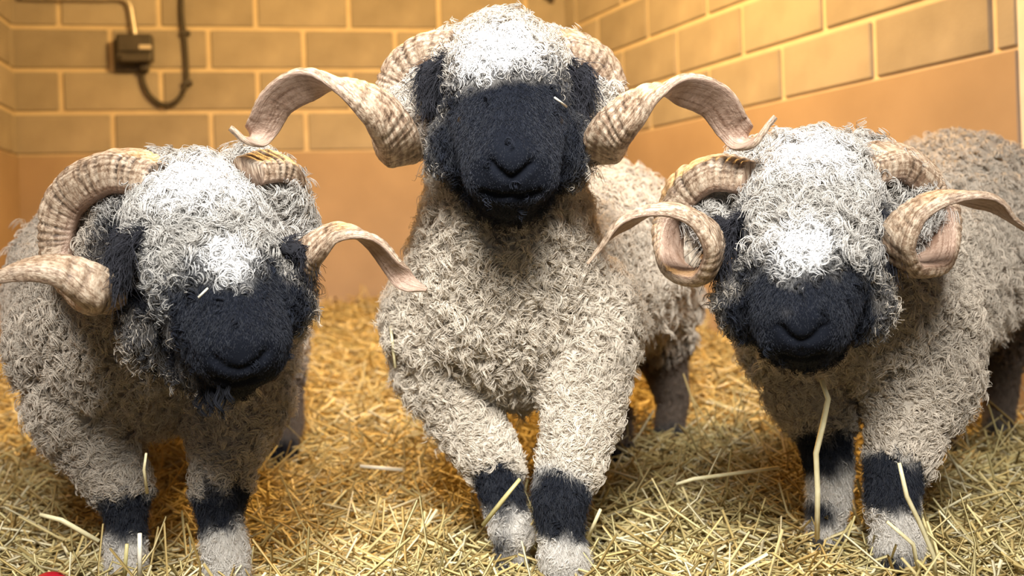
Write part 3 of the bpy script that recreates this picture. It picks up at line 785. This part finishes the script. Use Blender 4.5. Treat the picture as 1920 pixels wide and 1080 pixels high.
s.dab(455, 610, 1.60, .122, 'b', .025); s.dab(350, 625, 1.66, .085, 'b', .05); s.dab(300, 545, 1.66, .07, 'b', .045); s.dab(205, 470, 1.72, .075, 'b', .045); s.dab(450, 640, 1.53, .06, 'b', .02); s.dab(460, 690, 1.60, .09, 'b', .02); s.dab(540, 570, 1.66, .06, 'b', .03)
s.dab(250, 470, 1.68, .06, 'b', .025); s.dab(300, 520, 1.64, .035, 'b', .02)
s.dab(470, 575, 1.55, .105, 'm', .03); s.dab(460, 670, 1.57, .10, 'm', .03)
s.dab(430, 485, 1.58, .035, 'w', .025); s.dab(370, 330, 1.66, .06, 'w', .04)
s.dab(236, 960, 1.96, .055, 'b', .012); s.dab(236, 1000, 1.95, .07, 's', .02)
s.dab(411, 945, 1.91, .055, 'b', .012); s.dab(420, 1015, 1.89, .07, 's', .02)
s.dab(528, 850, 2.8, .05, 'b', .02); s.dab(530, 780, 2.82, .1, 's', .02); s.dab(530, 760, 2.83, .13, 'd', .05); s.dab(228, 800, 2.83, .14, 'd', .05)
s.grooves = [([(400, 672), (425, 690), (452, 694), (480, 682), (500, 660)], .006, .007), ([(405, 712), (440, 722), (480, 712)], .006, .007)]
s.build_body()
s.wool(23000, 6); s.shorthair(45000)
s.eye(330, 500); s.eye(520, 480)
s.beard([(375 + 6 * i, 722 + (i % 3) * 4) for i in range(10)], .035, (.006, .0065, .009))
s.bit([(390, 540), (372, 558)], 5, 2, 'tiny pale straw caught on the cheek of the ram below the switch box')
s.ear([(300, 455, 1.63), (262, 448, 1.61), (235, 470, 1.60), (222, 520, 1.60)], (1, .3, .2)); s.ear([(525, 460, 1.66), (548, 458, 1.67), (562, 478, 1.68), (566, 500, 1.69)], (1, -.3, .2))
horn(s.root, [(310, 350, 1.70, .040, .038, (.1, 1, .15)), (230, 330, 1.75, .045, .046, (-.3, 1, .3)), (155, 365, 1.80, .047, .048, (-.8, .7, .3)), (125, 430, 1.82, .045, .042, (-1, 0, .2)), (135, 500, 1.81, .040, .034, (-.8, -.6, .1)),
     (172, 552, 1.73, .037, .028, (-.2, -1, .3)), (192, 556, 1.64, .036, .026, (.4, -.6, .8)), (172, 538, 1.58, .035, .024, (.4, .3, .9)), (110, 510, 1.55, .029, .020, (0, .9, .7)), (35, 512, 1.54, .024, .016, (-.1, 1, .4)), (-40, 545, 1.55, .018, .010, (-.5, .9, 0)),
     (-90, 600, 1.57, .006, .004, (-.8, .3, 0))], seed=3, mat=M_horn_dark)
horn(s.root, [(465, 330, 1.72, .034, .030, (0, 1, .1)), (520, 322, 1.78, .036, .030, (.4, 1, .1)), (552, 372, 1.84, .036, .028, (1, .4, .1)), (552, 440, 1.85, .035, .026, (1, -.3, .1)), (548, 500, 1.80, .034, .025, (.4, -1, .1)),
     (558, 508, 1.72, .032, .023, (-.3, -.6, .7)), (590, 470, 1.67, .028, .019, (-.3, .4, .9)), (640, 440, 1.65, .029, .016, (0, 1, .35)), (698, 458, 1.65, .027, .012, (.5, .8, -.4)), (738, 504, 1.66, .023, .010, (.6, .4, -.7)), (765, 530, 1.66, .015, .007, (.2, -.3, -.9)), (800, 543, 1.655, .004, .003, (0, -.8, -.5))], seed=4, mat=M_horn_dark)
for h_ in ((235, 1035, 1.94, .034), (425, 1042, 1.88, .038), (527, 850, 2.79, .03), (225, 858, 2.81, .03)): s.hoof(*h_)

# ------------------------------------------------------------------ ram at the right
s = Sheep('ram with lowered head and tightly curled horns standing beside the side wall', (0.72, 2.35, 0.02), (0.54, 0.47, 0.38), (0.49, 0.46, 0.415))
s.limb([(1545, 420, 1.88, .13), (1575, 490, 1.98, .165), (1598, 560, 2.06, .19), (1690, 515, 2.40, .23), (1790, 425, 2.75, .25), (1835, 435, 2.95, .22)])
s.ball(1490, 610, 2.06, .11); s.ball(1705, 605, 2.05, .12); s.ball(1570, 640, 2.04, .10)
s.limb([(1520, 365, 1.79, .105), (1515, 430, 1.72, .112), (1507, 525, 1.655, .096), (1503, 590, 1.62, .080)])
s.limb([(1503, 635, 1.63, .046), (1505, 590, 1.72, .085)])
s.ball(1435, 345, 1.84, .075); s.ball(1605, 340, 1.84, .075); s.dab(1503, 640, 1.56, .05, 'n', .02); s.ball(1345, 390, 1.84, .05); s.ball(1692, 385, 1.84, .05); s.dab(1345, 390, 1.82, .085, 'g', .03); s.dab(1692, 385, 1.82, .085, 'g', .03); s.ball(1430, 560, 1.71, .072); s.ball(1582, 560, 1.71, .072); s.ball(1470, 620, 1.61, .043); s.ball(1538, 620, 1.61, .043)
s.leg([(1525, 720, 2.06, .085), (1545, 810, 2.03, .052), (1556, 880, 2.01, .042), (1552, 940, 2.0, .038), (1546, 985, 1.99, .033)])
s.leg([(1715, 700, 2.01, .11), (1702, 795, 1.95, .064), (1676, 880, 1.90, .050), (1673, 930, 1.885, .046), (1677, 970, 1.87, .037), (1684, 1020, 1.86, .043), (1690, 1055, 1.85, .036)])
s.leg([(1840, 520, 2.88, .14), (1868, 640, 2.88, .07), (1875, 740, 2.88, .042), (1868, 830, 2.84, .034)])
s.leg([(1740, 560, 2.80, .13), (1750, 680, 2.80, .06), (1755, 860, 2.72, .034)])
for q in ((1515, 310, 1.76, .17), (1512, 420, 1.64, .13)): s.dab(*q, 'g', .03)
s.dab(1505, 590, 1.64, .122, 'b', .02); s.dab(1505, 610, 1.57, .06, 'b', .02); s.dab(1430, 565, 1.68, .075, 'b', .04); s.dab(1582, 565, 1.68, .075, 'b', .04)
s.dab(1365, 430, 1.70, .06, 'b', .025); s.dab(1645, 430, 1.70, .06, 'b', .025)
s.dab(1503, 590, 1.57, .11, 'm', .03); s.dab(1503, 640, 1.58, .085, 'm', .02)
s.dab(1500, 460, 1.59, .042, 'w', .025); s.dab(1515, 270, 1.70, .06, 'w', .04)
s.dab(1545, 840, 2.01, .055, 'b', .012); s.dab(1556, 900, 2.0, .07, 's', .02); s.dab(1546, 962, 1.99, .03, 'b', .012)
s.dab(1672, 902, 1.88, .058, 'b', .01); s.dab(1672, 905, 1.88, .06, 's', .02); s.dab(1682, 1000, 1.86, .06, 's', .02); s.dab(1690, 1065, 1.84, .035, 'b', .01)
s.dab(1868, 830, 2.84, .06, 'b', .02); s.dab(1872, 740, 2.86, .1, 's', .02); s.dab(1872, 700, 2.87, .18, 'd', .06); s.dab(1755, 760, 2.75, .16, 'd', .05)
s.grooves = [([(1462, 612), (1480, 632), (1503, 642), (1526, 632), (1545, 612)], .006, .008), ([(1503, 642), (1503, 664)], .005, .004), ([(1465, 668), (1503, 676), (1542, 668)], .006, .006)]
s.build_body()
s.wool(22000, 6); s.shorthair(45000)
s.eye(1410, 490); s.eye(1610, 490)
s.bit([(1889, 500), (1890, 535), (1889, 572)], 6, 0, 'thin straw clinging to the flank of the ram beside the side wall')
s.ear([(1400, 425, 1.70), (1372, 425, 1.69), (1352, 445, 1.69), (1345, 485, 1.69)], (1, .3, .2)); s.ear([(1628, 420, 1.70), (1652, 420, 1.69), (1668, 440, 1.69), (1672, 480, 1.69)], (1, -.3, .2))
horn(s.root, [(1410, 342, 1.75, .036, .036, (0, 1, .2)), (1345, 332, 1.79, .040, .038, (-.3, 1, .3)), (1285, 362, 1.83, .040, .036, (-.9, .6, .3)), (1262, 418, 1.84, .046, .026, (-1, 0, -.45)), (1260, 475, 1.81, .046, .019, (-.9, -.5, -.4)),
     (1290, 510, 1.75, .044, .018, (-.2, -1, -.2)), (1328, 496, 1.69, .040, .020, (.8, -.5, .5)), (1328, 450, 1.65, .037, .020, (1, .3, .5)), (1290, 410, 1.63, .033, .018, (.4, 1, .3)), (1235, 398, 1.62, .030, .015, (0, 1, .1)), (1172, 422, 1.62, .026, .011, (-.5, .9, -.3)), (1130, 462, 1.63, .014, .006, (-.7, .5, 0)), (1102, 496, 1.63, .004, .003, (-.7, .5, 0))], seed=5)
horn(s.root, [(1610, 328, 1.75, .036, .036, (0, 1, .2)), (1672, 312, 1.79, .040, .038, (.3, 1, .3)), (1730, 348, 1.83, .040, .036, (.9, .6, .3)), (1752, 403, 1.84, .046, .026, (1, 0, -.45)), (1752, 465, 1.81, .046, .019, (.9, -.5, -.4)),
     (1728, 498, 1.75, .044, .018, (.2, -1, -.2)), (1690, 488, 1.69, .040, .020, (-.8, -.5, .5)), (1690, 442, 1.65, .037, .020, (-1, .3, .5)), (1724, 398, 1.63, .033, .018, (-.4, 1, .3)), (1780, 374, 1.62, .030, .015, (0, 1, .1)), (1850, 382, 1.62, .026, .011, (.5, .9, -.3)), (1895, 412, 1.63, .016, .007, (.7, .5, 0)), (1935, 440, 1.63, .005, .003, (.7, .5, 0))], seed=6)
for h_ in ((1546, 975, 1.98, .032), (1690, 1058, 1.84, .036), (1868, 826, 2.83, .03), (1755, 856, 2.71, .03)): s.hoof(*h_)
